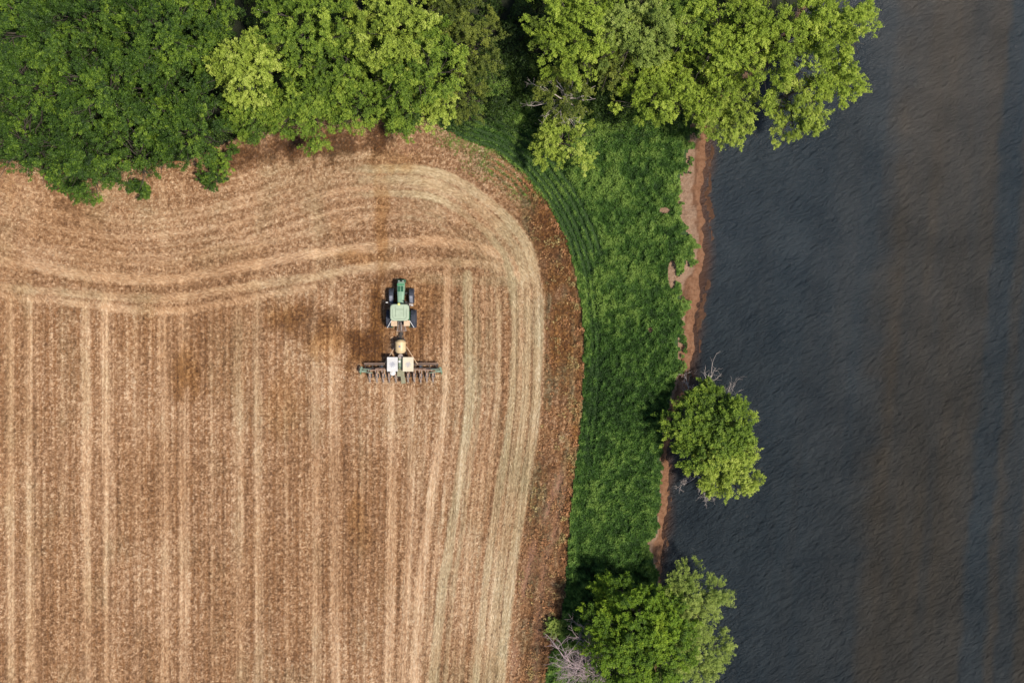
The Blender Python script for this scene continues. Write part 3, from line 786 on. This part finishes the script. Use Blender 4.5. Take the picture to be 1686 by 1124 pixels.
w = W(1012, 1122, 0); dead_tree((w[0], w[1], 0), 'bare mauve grey shrub of dense dry twigs at the bottom beside the field margin', [(-1,.62,.8,7.2,.14),(-.75,.95,.85,7.2,.10),(-1,.35,.8,6.0,.09),(-.6,.6,1.0,6.4,.08),(-.9,.85,.7,6.8,.09)], M_DEADP, 3, 5, twl=.9)

# ------------------------------------------------------------------ machines: mesh tools
def bm_box(bm, c, s, bev=0.0, rot=None, taper=None):
    "box; taper = (sx, sy) scale of the top, or dict later"
    r = bmesh.ops.create_cube(bm, size=1.0); vs = r['verts']
    for q in vs:
        x, y, z = q.co
        if taper and z > 0: x *= taper[0]; y *= taper[1]
        q.co = Vector((x * s[0], y * s[1], z * s[2]))
    if bev:
        es = list({e for q in vs for e in q.link_edges})
        rr = bmesh.ops.bevel(bm, geom=es, offset=bev, segments=3, profile=.6, affect='EDGES')
        vs = list({q for fc_ in rr['faces'] for q in fc_.verts} | {q for q in vs if q.is_valid})
    m = Matrix.Translation(c)
    if rot: m = m @ rot
    bmesh.ops.transform(bm, matrix=m, verts=[q for q in vs if q.is_valid])
def bm_cyl(bm, p0, p1, r0, r1=None, seg=16):
    p0 = Vector(p0); p1 = Vector(p1); d = p1 - p0; r1 = r0 if r1 is None else r1
    m = Matrix.Translation((p0 + p1) / 2) @ d.to_track_quat('Z', 'Y').to_matrix().to_4x4()
    bmesh.ops.create_cone(bm, cap_ends=True, segments=seg, radius1=r0, radius2=r1, depth=d.length, matrix=m)
def bm_lathe(bm, prof, axis_='X', c=(0, 0, 0), seg=32):
    "prof: list (offset along axis, radius)"
    rings = []
    for (o, r) in prof:
        ring_ = []
        for k in range(seg):
            t = 2 * math.pi * k / seg; a, b = r * math.cos(t), r * math.sin(t)
            co = {'X': (o, a, b), 'Y': (a, o, b), 'Z': (a, b, o)}[axis_]
            ring_.append(bm.verts.new((co[0] + c[0], co[1] + c[1], co[2] + c[2])))
        rings.append(ring_)
    for i in range(len(rings) - 1):
        for k in range(seg):
            bm.faces.new((rings[i][k], rings[i][(k + 1) % seg], rings[i + 1][(k + 1) % seg], rings[i + 1][k]))
    bm.faces.new(rings[0]); bm.faces.new(list(reversed(rings[-1])))
    bmesh.ops.recalc_face_normals(bm, faces=bm.faces[:])
def part(name, fn, mat, parent, loc=(0, 0, 0), smooth=False):
    bm = bmesh.new(); fn(bm); me = bpy.data.meshes.new(name); bm.to_mesh(me); bm.free()
    if smooth: me.shade_smooth()
    o = link_mesh(name, me, mat, parent); o.location = loc; return o
def rrect(w, l, r, n=6, front=None):
    "rounded rectangle outline, centre 0"
    out = []
    for (cx, cy, a0) in ((w / 2 - r, l / 2 - r, 0), (-w / 2 + r, l / 2 - r, 90), (-w / 2 + r, -l / 2 + r, 180), (w / 2 - r, -l / 2 + r, 270)):
        for k in range(n + 1):
            t = R_(a0 + 90 * k / n); out.append((cx + r * math.cos(t), cy + r * math.sin(t)))
    return out
def bm_slab(bm, layers, outline):
    "stack of scaled outlines: layers = (z, scale)"
    rings = [[bm.verts.new((x * s, y * s, z)) for (x, y) in outline] for (z, s) in layers]
    n = len(outline)
    for a, b in zip(rings[:-1], rings[1:]):
        for k in range(n): bm.faces.new((a[k], a[(k + 1) % n], b[(k + 1) % n], b[k]))
    bm.faces.new(list(reversed(rings[0]))); bm.faces.new(rings[-1])

P_GREEN = plain('tractor green paint', (0.035, 0.20, 0.085), .35, var=.12, spec=.5)
P_HOOD = plain('dusty hood green', (0.19, 0.31, 0.21), .5, var=.15, scale=2)
P_ROOF = plain('dusty roof green', (0.30, 0.36, 0.26), .6, var=.10, scale=2.5)
P_DGREEN = plain('dark green paint', (0.02, 0.09, 0.045), .4, var=.2)
P_TYRE = plain('tyre rubber', (0.035, 0.040, 0.056), .75, var=.4, scale=5)
P_RIM = plain('rim yellow', (0.62, 0.46, 0.06), .5, var=.15)
P_DARK = plain('dark greasy steel', (0.035, 0.03, 0.028), .6, var=.4, scale=6)
P_STEEL = plain('dusty steel', (0.25, 0.21, 0.19), .6, metal=.0, var=.35, scale=6)
P_SLATE = plain('dusty slate plastic', (0.16, 0.17, 0.21), .6)
P_BEIGE = plain('dust covered fender', (0.50, 0.36, 0.24), .8, var=.18, scale=3)
P_CREAM = plain('cream tank plastic', (0.54, 0.41, 0.23), .45, var=.10, scale=2)
P_LID = plain('hopper lid cream', (0.52, 0.45, 0.33), .5, var=.14, scale=1.6)
P_LIDW = plain('hopper lid white', (0.47, 0.46, 0.45), .5, var=.14, scale=1.6)
P_SCUFF = plain('blue grey scuff', (0.16, 0.18, 0.26), .7, var=.3)
P_WHITE = plain('white plastic', (0.58, 0.57, 0.55), .4, var=.06)
P_YEL = plain('receiver yellow', (0.80, 0.75, 0.20), .4, var=.05)
P_GLASS = plain('cab glass', (0.02, 0.03, 0.03), .08, var=.1, spec=.6)
P_OLIVE = plain('dusty olive platform', (0.20, 0.19, 0.12), .8, var=.2)
P_PINK = plain('dusty brown hose', (0.28, 0.18, 0.13), .8, var=.25)
P_SAGE = plain('faded green frame', (0.15, 0.20, 0.14), .6, var=.3, scale=5)
P_LINE = plain('roof seam', (0.07, 0.10, 0.07), .7)
P_RED = plain('lamp orange', (0.7, 0.25, 0.05), .4)

# ------------------------------------------------------------------ tractor (faces +Y)
k3 = K * (H - 1.8) / H
o3 = W(659.6, 508, 1.8)
tr = empty('tractor', (o3[0], o3[1], 0))
tag(tr, 'green farm tractor with a dusty pale green cab roof, pulling the planter over the stubble', 'tractor')
def hood(bm):
    st = [(-.02, .27, 1.25, 1.93), (.5, .30, 1.22, 1.93), (1.2, .345, 1.15, 1.88), (1.75, .375, 1.1, 1.80), (2.2, .375, 1.05, 1.70), (2.42, .34, 1.0, 1.55)]
    rings = []
    for (y, w_, z0, z1) in st:
        sec = [(-w_, z0), (-w_, z1 - .16), (-w_ * .86, z1 - .05), (-w_ * .45, z1), (w_ * .45, z1), (w_ * .86, z1 - .05), (w_, z1 - .16), (w_, z0)]
        rings.append([bm.verts.new((x, y, z)) for x, z in sec])
    for a, b in zip(rings[:-1], rings[1:]):
        for k in range(8): bm.faces.new((a[k], a[(k + 1) % 8], b[(k + 1) % 8], b[k]))
    bm.faces.new(rings[0]); bm.faces.new(list(reversed(rings[-1])))
    bmesh.ops.recalc_face_normals(bm, faces=bm.faces[:])
hd_ = part('hood', hood, P_HOOD, tr, (0, .2, 0))
for s in (-1, 1): part('vent_screen', lambda bm: bm_box(bm, (s * .15, 1.72, 1.815), (.24, .55, .03), .008, rot=Matrix.Rotation(-.12, 4, 'X')), P_DGREEN, hd_)
part('nose_band', lambda bm: (bm_box(bm, (0, 2.14, 1.722), (.70, .13, .03), .01, rot=Matrix.Rotation(-.2, 4, 'X'))), P_GREEN, hd_)
def grille(bm):
    bm_box(bm, (0, 2.67, 1.28), (.62, .06, .5), .02)
    for z in (1.12, 1.2, 1.28, 1.36, 1.44): bm_box(bm, (0, 2.705, z), (.55, .02, .025))
gr_ = part('grille', grille, P_DARK, tr)
for s in (-1, 1): part('headlight', lambda bm: bm_box(bm, (s * .2, 2.70, 1.5), (.16, .05, .07), .02), P_WHITE, tr)
part('front_weight', lambda bm: [bm_box(bm, (x, 2.72, .72), (.075, .34, .42), .03) for x in np.linspace(-.36, .36, 9)], P_DGREEN, tr)
def chassis(bm):
    bm_box(bm, (0, 1.3, .85), (.5, 2.9, .5), .05); bm_box(bm, (0, -.8, .95), (.62, 1.5, .7), .06)
    bm_cyl(bm, (-.62, 1.55, .72), (.62, 1.55, .72), .12); bm_cyl(bm, (-.95, -.95, .95), (.95, -.95, .95), .16)
    bm_box(bm, (.62, .2, .75), (.38, .9, .4), .06); bm_box(bm, (-.62, .2, .75), (.38, .9, .4), .06)
part('chassis', chassis, P_DARK, tr)
def cab(bm):
    for (x, y, x2, y2) in ((-.62, .35, -.66, .3), (.62, .35, .66, .3), (-.8, -1.0, -.72, -.95), (.8, -1.0, .72, -.95)):
        bm_cyl(bm, (x, y, 1.2), (x2, y2, 2.72), .05, seg=8)
    bm_box(bm, (0, -.35, 1.25), (1.5, 1.35, .25), .04)
part('cab_frame', cab, P_DGREEN, tr)
part('cab_glass', lambda bm: bm_box(bm, (0, -.35, 2.05), (1.42, 1.32, 1.34), .05, taper=(.93, .95)), P_GLASS, tr)
ol_ = rrect(1.84, 1.62, .34)
rf = part('cab_roof', lambda bm: bm_slab(bm, [(2.68, .93), (2.72, .98), (2.80, 1.0), (2.88, .985), (2.93, .94), (2.945, .88)], ol_), P_ROOF, tr, (0, -.40, 0), smooth=False)
def seams(bm):
    for (x0, y0, x1, y1) in ((-.40, .62, -.40, -.42), (.40, .62, .40, -.42), (-.40, .30, .40, .30), (-.66, .35, -.66, -.45), (.66, .35, .66, -.45), (-.66, -.45, -.5, -.62), (.66, -.45, .5, -.62), (-.5, -.62, .5, -.62)):
        bm_cyl(bm, (x0, y0, 2.944), (x1, y1, 2.944), .012, seg=6)
part('roof_seam', seams, P_LINE, rf)
part('roof_hatch', lambda bm: bm_box(bm, (0, -.08, 2.955), (.70, .68, .035), .012), P_ROOF, rf)
for s in (-1, 1):
    for y in (.70, -.78): part('work_light', lambda bm: bm_box(bm, (s * .62, y, 2.74), (.16, .08, .09), .02), P_DARK, rf)
part('receiver', lambda bm: bm_slab(bm, [(2.90, .9), (2.95, 1), (3.02, .95), (3.06, .7)], rrect(.24, .22, .09)), P_YEL, tr, (-.06, .40, 0))
def tyre_fn(Rw, w_, lugs):
    def fn(bm):
        hw = w_ / 2
        bm_lathe(bm, [(-hw * .72, Rw * .56), (-hw * .95, Rw * .70), (-hw, Rw * .85), (-hw * .85, Rw * .955), (-hw * .4, Rw * .98), (hw * .4, Rw * .98), (hw * .85, Rw * .955), (hw, Rw * .85), (hw * .95, Rw * .70), (hw * .72, Rw * .56)], 'X', seg=40)
        for i in range(lugs):
            for s in (-1, 1):
                t = 2 * math.pi * (i + (0 if s > 0 else .5)) / lugs
                rot = Matrix.Rotation(t, 4, 'X')
                m2 = rot @ Matrix.Translation((s * hw * .50, 0, Rw * .985)) @ Matrix.Rotation(s * R_(-38), 4, 'Z')
                r2 = bmesh.ops.create_cube(bm, size=1.0)
                bmesh.ops.scale(bm, vec=(hw * 1.15, .055, .07), verts=r2['verts']); bmesh.ops.transform(bm, matrix=m2, verts=r2['verts'])
    return fn
def wheel(x, y, Rw, w_, lugs):
    wb = empty('wheel', (x, y, Rw)); wb.parent = tr
    part('tyre', tyre_fn(Rw, w_, lugs), P_TYRE, wb)
    part('rim', lambda bm: bm_lathe(bm, [(-w_ * .30, Rw * .57), (-w_ * .34, Rw * .60), (-w_ * .1, Rw * .5), (-w_ * .08, Rw * .18), (w_ * .08, Rw * .18), (w_ * .1, Rw * .5), (w_ * .34, Rw * .60), (w_ * .30, Rw * .57)], 'X', seg=32), P_RIM, wb)
for s in (-1, 1):
    wheel(s * .98, 1.28, .70, .46, 18)
    wheel(s * 1.20, -.97, .86, .50, 20)
    part('fender', lambda bm: [bm_box(bm, (s * .86, -.97 + math.sin(t) * .95, .92 + math.cos(t) * .95), (.12, .32, .035), .01, rot=Matrix.Rotation(-t, 4, 'X')) for t in (-1.0, -.67, -.34, 0, .34, .67)], P_DGREEN, tr)
    part('rear_fender_deck', lambda bm: bm_box(bm, (s * .62, -1.42, 1.92), (.60, .56, .07), .03), P_BEIGE, tr)
    part('front_fender', lambda bm: [bm_box(bm, (s * .98, 1.28 + math.sin(t) * .78, .70 + math.cos(t) * .78), (.30, .27, .03), .01, rot=Matrix.Rotation(-t, 4, 'X')) for t in (-.85, -.53, -.2)], P_SLATE, tr)
for (x, y) in ((-1.27, .58), (1.17, .30)):
    mi = part('mirror', lambda bm: bm_box(bm, (x, y, 2.35), (.22, .10, .34), .04), P_WHITE, tr)
    part('mirror_arm', lambda bm: bm_cyl(bm, (x * .55, y - .15, 2.45), (x, y, 2.45), .022, seg=8), P_DARK, mi)
part('exhaust', lambda bm: (bm_cyl(bm, (.55, .62, 1.2), (.55, .62, 2.6), .06), bm_cyl(bm, (.55, .62, 1.5), (.55, .62, 2.2), .10)), P_DARK, tr)
for s in (-1, 1):
    for z in (.5, .8, 1.1): part('step', lambda bm: bm_box(bm, (s * .93, .42, z), (.34, .24, .03), .01), P_STEEL, tr)
    part('marker_rod', lambda bm: bm_cyl(bm, (s * .88, -1.15, 2.0), (s * 1.30, -1.85, 1.7), .03, seg=8), P_WHITE, tr)
def hitch(bm):
    for s in (-1, 1):
        bm_cyl(bm, (s * .28, -1.3, .9), (s * .42, -2.15, .7), .045, seg=8); bm_cyl(bm, (s * .26, -1.3, 1.5), (s * .40, -1.9, .8), .03, seg=8)
    bm_cyl(bm, (0, -1.3, 1.35), (0, -2.1, 1.15), .05, seg=8); bm_cyl(bm, (-.5, -2.12, .75), (.5, -2.12, .75), .05, seg=8)
    bm_box(bm, (0, -1.75, .45), (.12, 1.0, .06), .01)
part('hitch', hitch, P_STEEL, tr)
part('hydraulic_hose', lambda bm: [bm_cyl(bm, (x, -1.35, 1.25), (x * 1.3 + .03, -2.3, .9), .02, seg=6) for x in (-.22, -.14, -.05, .08, .16, .24)], P_PINK, tr)

# ------------------------------------------------------------------ planter (towed, faces +Y)
o4 = W(659.8, 600, 1.2)
pl_ = empty('planter', (o4[0], o4[1], 0))
tag(pl_, 'wide row crop planter with a cream tank and two square hoppers, towed behind the tractor', 'planter')
k4 = K * (H - 1.2) / H
def L4(u, v): return ((u - 659.8) * k4, -(v - 600) * k4)
def tongue(bm):
    bm_box(bm, (0, 2.4, .62), (.16, 3.4, .18), .02)
    for s in (-1, 1): bm_cyl(bm, (s * .08, 3.3, .62), (s * .5, 1.0, .72), .05, seg=8)
    bm_box(bm, (0, 1.9, .82), (.8, 1.2, .08), .02)
    bm_cyl(bm, (0, 4.15, .55), (0, 4.15, .75), .08)
part('tongue', tongue, P_DARK, pl_)
tk = part('liquid_tank', lambda bm: bm_lathe(bm, [(-.70, .05), (-.68, .22), (-.60, .38), (-.47, .50), (-.45, .545), (-.40, .545), (-.38, .52), (.38, .52), (.40, .545), (.45, .545), (.47, .50), (.60, .38), (.68, .22), (.70, .05)], 'Y', seg=36), P_CREAM, pl_, (0, 1.76, 1.40), smooth=False)
part('tank_cap', lambda bm: bm_cyl(bm, (-.03, 0, .50), (-.03, 0, .58), .09, seg=16), P_SCUFF, tk)
for y in (-.35, .35): part('tank_saddle', lambda bm: bm_box(bm, (0, y, -.42), (.8, .10, .35), .02), P_DARK, tk)
def hop(s, mt):
    x, y = (s * .765, .04)
    hb = part('hopper', lambda bm: bm_box(bm, (x, y, 1.35), (.92, 1.22, .62), .04, rot=Matrix.Rotation(math.pi, 4, 'X'), taper=(.8, .8)), P_CREAM, pl_)
    ld = part('lid', lambda bm: bm_box(bm, (x, y, 1.70), (1.05, 1.40, .10), .035), mt, hb)
    def scuff(bm):
        for i in range(9):
            t = 2 * math.pi * i / 9 + .2
            for q in (.13, .24):
                bm_box(bm, (x + math.cos(t) * q, y - .02 + math.sin(t) * q, 1.754), (.11, .045, .012), .004, rot=Matrix.Rotation(t + (.5 if q > .2 else 0), 4, 'Z'))
        bm_box(bm, (x, y - .02, 1.754), (.07, .07, .012), .004)
    part('lid_marking', scuff, P_SCUFF, ld)
    for q in (-.3, .3): part('latch', lambda bm: bm_box(bm, (x + q, y - .70, 1.66), (.06, .03, .08), .008), P_STEEL, ld)
hop(-1, P_LIDW); hop(1, P_LID)
def centre(bm):
    bm_box(bm, (0, .05, 1.05), (.40, 1.5, .16), .02); bm_box(bm, (0, .25, 1.28), (.40, .9, .05), .01); bm_box(bm, (0, -.28, 1.30), (.46, .06, .08), .01)
part('centre_frame', centre, P_SAGE, pl_)
part('seed_fan', lambda bm: (bm_lathe(bm, [(-.11, .1), (-.11, .24), (.11, .24), (.11, .1)], 'Z', (0, .80, 1.25), 20), bm_cyl(bm, (0, .80, 1.1), (0, .80, 1.42), .09)), P_STEEL, pl_)
part('control_box', lambda bm: bm_box(bm, (-.10, .30, 1.42), (.20, .22, .18), .03), P_WHITE, pl_)
def plat(bm):
    bm_box(bm, (0, -.80, 1.25), (.70, .74, .05), .015); bm_box(bm, (.24, -1.50, 1.20), (.42, .72, .05), .015, rot=Matrix.Rotation(.12, 4, 'Z'))
part('platform', plat, P_OLIVE, pl_)
part('round_tank', lambda bm: bm_lathe(bm, [(-.2, .22), (-.17, .28), (.08, .28), (.16, .2), (.18, .08), (.24, .08), (.25, .02)], 'Z', (-.78, -.80, 1.2), 24), P_WHITE, pl_)
def toolbar(bm):
    bm_box(bm, (0, .02, .80), (7.3, .17, .17), .02); bm_box(bm, (0, -.40, .76), (7.6, .14, .14), .02)
    for x in np.linspace(-3.5, 3.5, 11): bm_box(bm, (x, -.19, .78), (.07, .5, .10), .01)
part('toolbar', toolbar, P_DARK, pl_)
for s in (-1, 1):
    for (y0, y1) in ((.14, .14), (-.02, .04)): part('wing_rail', lambda bm: bm_cyl(bm, (s * 1.4, y0, .98), (s * 3.62, y1, 1.0), .028, seg=8), P_PINK, pl_)
for s in (-1, 1):
    part('stay_rod', lambda bm: bm_cyl(bm, (s * .55, 1.75, 1.15), (s * 1.62, .05, 1.05), .032, seg=8), P_BEIGE, pl_)
    def wing(bm):
        bm_box(bm, (s * 3.68, -.62, 1.02), (.66, .16, .14), .03, rot=Matrix.Rotation(s * -.08, 4, 'Z'))
        bm_box(bm, (s * 3.45, -.44, 1.08), (1.15, .08, .08), .02, rot=Matrix.Rotation(s * .12, 4, 'Z'))
        bm_box(bm, (s * 3.35, -.76, 1.06), (1.15, .08, .08), .02, rot=Matrix.Rotation(s * .10, 4, 'Z'))
        bm_box(bm, (s * 3.92, -.50, 1.0), (.16, .60, .16), .03, rot=Matrix.Rotation(s * .35, 4, 'Z'))
    part('wing_marker', wing, P_SAGE, pl_)
    part('marker_disc', lambda bm: bm_cyl(bm, (s * 4.0, -.75, .62), (s * 3.96, -.75, .62), .24, seg=20), P_GREEN, pl_)
    def hoses(bm):
        for i in range(9):
            x0 = s * (1.35 + i * .13); pts = [(x0, -.35, 1.15), (x0 + s * .15, -.50 - .03 * (i % 3), 1.22 + .02 * (i % 2)), (x0 + s * .42, -.56 + .05 * (i % 2), 1.16), (x0 + s * .75, -.50, 1.05)]
            for a_, b_ in zip(pts[:-1], pts[1:]): bm_cyl(bm, a_, b_, .035, seg=6)
    part('hose_bundle', hoses, P_PINK, pl_)
    for x in (1.05, 1.9):
        tw = part('carrying_wheel', lambda bm: bm_lathe(bm, [(-.11, .2), (-.13, .36), (-.09, .42), (.09, .42), (.13, .36), (.11, .2)], 'X', (s * x, -.18, .42), 28), P_TYRE, pl_)
        part('rim', lambda bm: bm_lathe(bm, [(-.115, .05), (-.115, .22), (.115, .22), (.115, .05)], 'X', (s * x, -.18, .42), 20), P_RIM, tw)
def unit_proto():
    u = empty('row_unit', (0, 0, 0)); u.parent = pl_
    def frame(bm):
        for s in (-1, 1):
            bm_cyl(bm, (s * .13, -.42, .80), (s * .10, -.95, .66), .034, seg=6); bm_cyl(bm, (s * .11, -.42, .66), (s * .09, -.95, .52), .022, seg=6)
            bm_box(bm, (s * .085, -1.1, .64), (.05, .46, .10), .008); bm_cyl(bm, (s * .07, -1.25, .60), (s * .02, -1.75, .42), .032, seg=6)
        bm_box(bm, (0, -.47, .78), (.30, .05, .22), .01); bm_box(bm, (0, -1.0, .68), (.24, .05, .05), .01)
    part('linkage', frame, P_STEEL, u)
    part('seed_meter', lambda bm: (bm_cyl(bm, (-.06, -1.02, .82), (.06, -1.02, .82), .13, seg=18), bm_box(bm, (0, -.92, .92), (.14, .16, .16), .02)), P_PINK, u)
    for s in (-1, 1):
        part('gauge_wheel', lambda bm: bm_lathe(bm, [(-.03, .1), (-.04, .17), (-.02, .20), (.02, .20), (.04, .17), (.03, .1)], 'X', (s * .13, -1.12, .22), 22), P_TYRE, u)
        part('press_wheel', lambda bm: bm_lathe(bm, [(-.018, .06), (-.022, .12), (.022, .12), (.018, .06)], 'X', (s * .07, -1.80, .18), 18), P_BEIGE, u)
    part('tail_chain', lambda bm: [bm_lathe(bm, [(-.012, .02), (0, .032), (.012, .02)], 'Z', ((.012 if i % 2 else -.012), -1.98 - .05 * i, .12), 8) for i in range(6)], P_BEIGE, u)
    return u
u0 = unit_proto()
def kids(o): return [c_ for c_ in bpy.data.objects if c_.parent == o]
xs = [(x / 11.24 + 585 - 659.8) * k4 for x in (255, 385, 505, 615, 740, 850, 965, 1080, 1200, 1315, 1430)]
src = kids(u0)
for i, x in enumerate(xs):
    if i == 0: u0.location = (x, 0, 0); continue
    c_ = u0.copy(); C.objects.link(c_); c_.parent = pl_; c_.location = (x, random.uniform(-.05, .05), 0)
    for s_ in src:
        d_ = s_.copy(); C.objects.link(d_); d_.parent = c_
print('objects', len(bpy.data.objects))
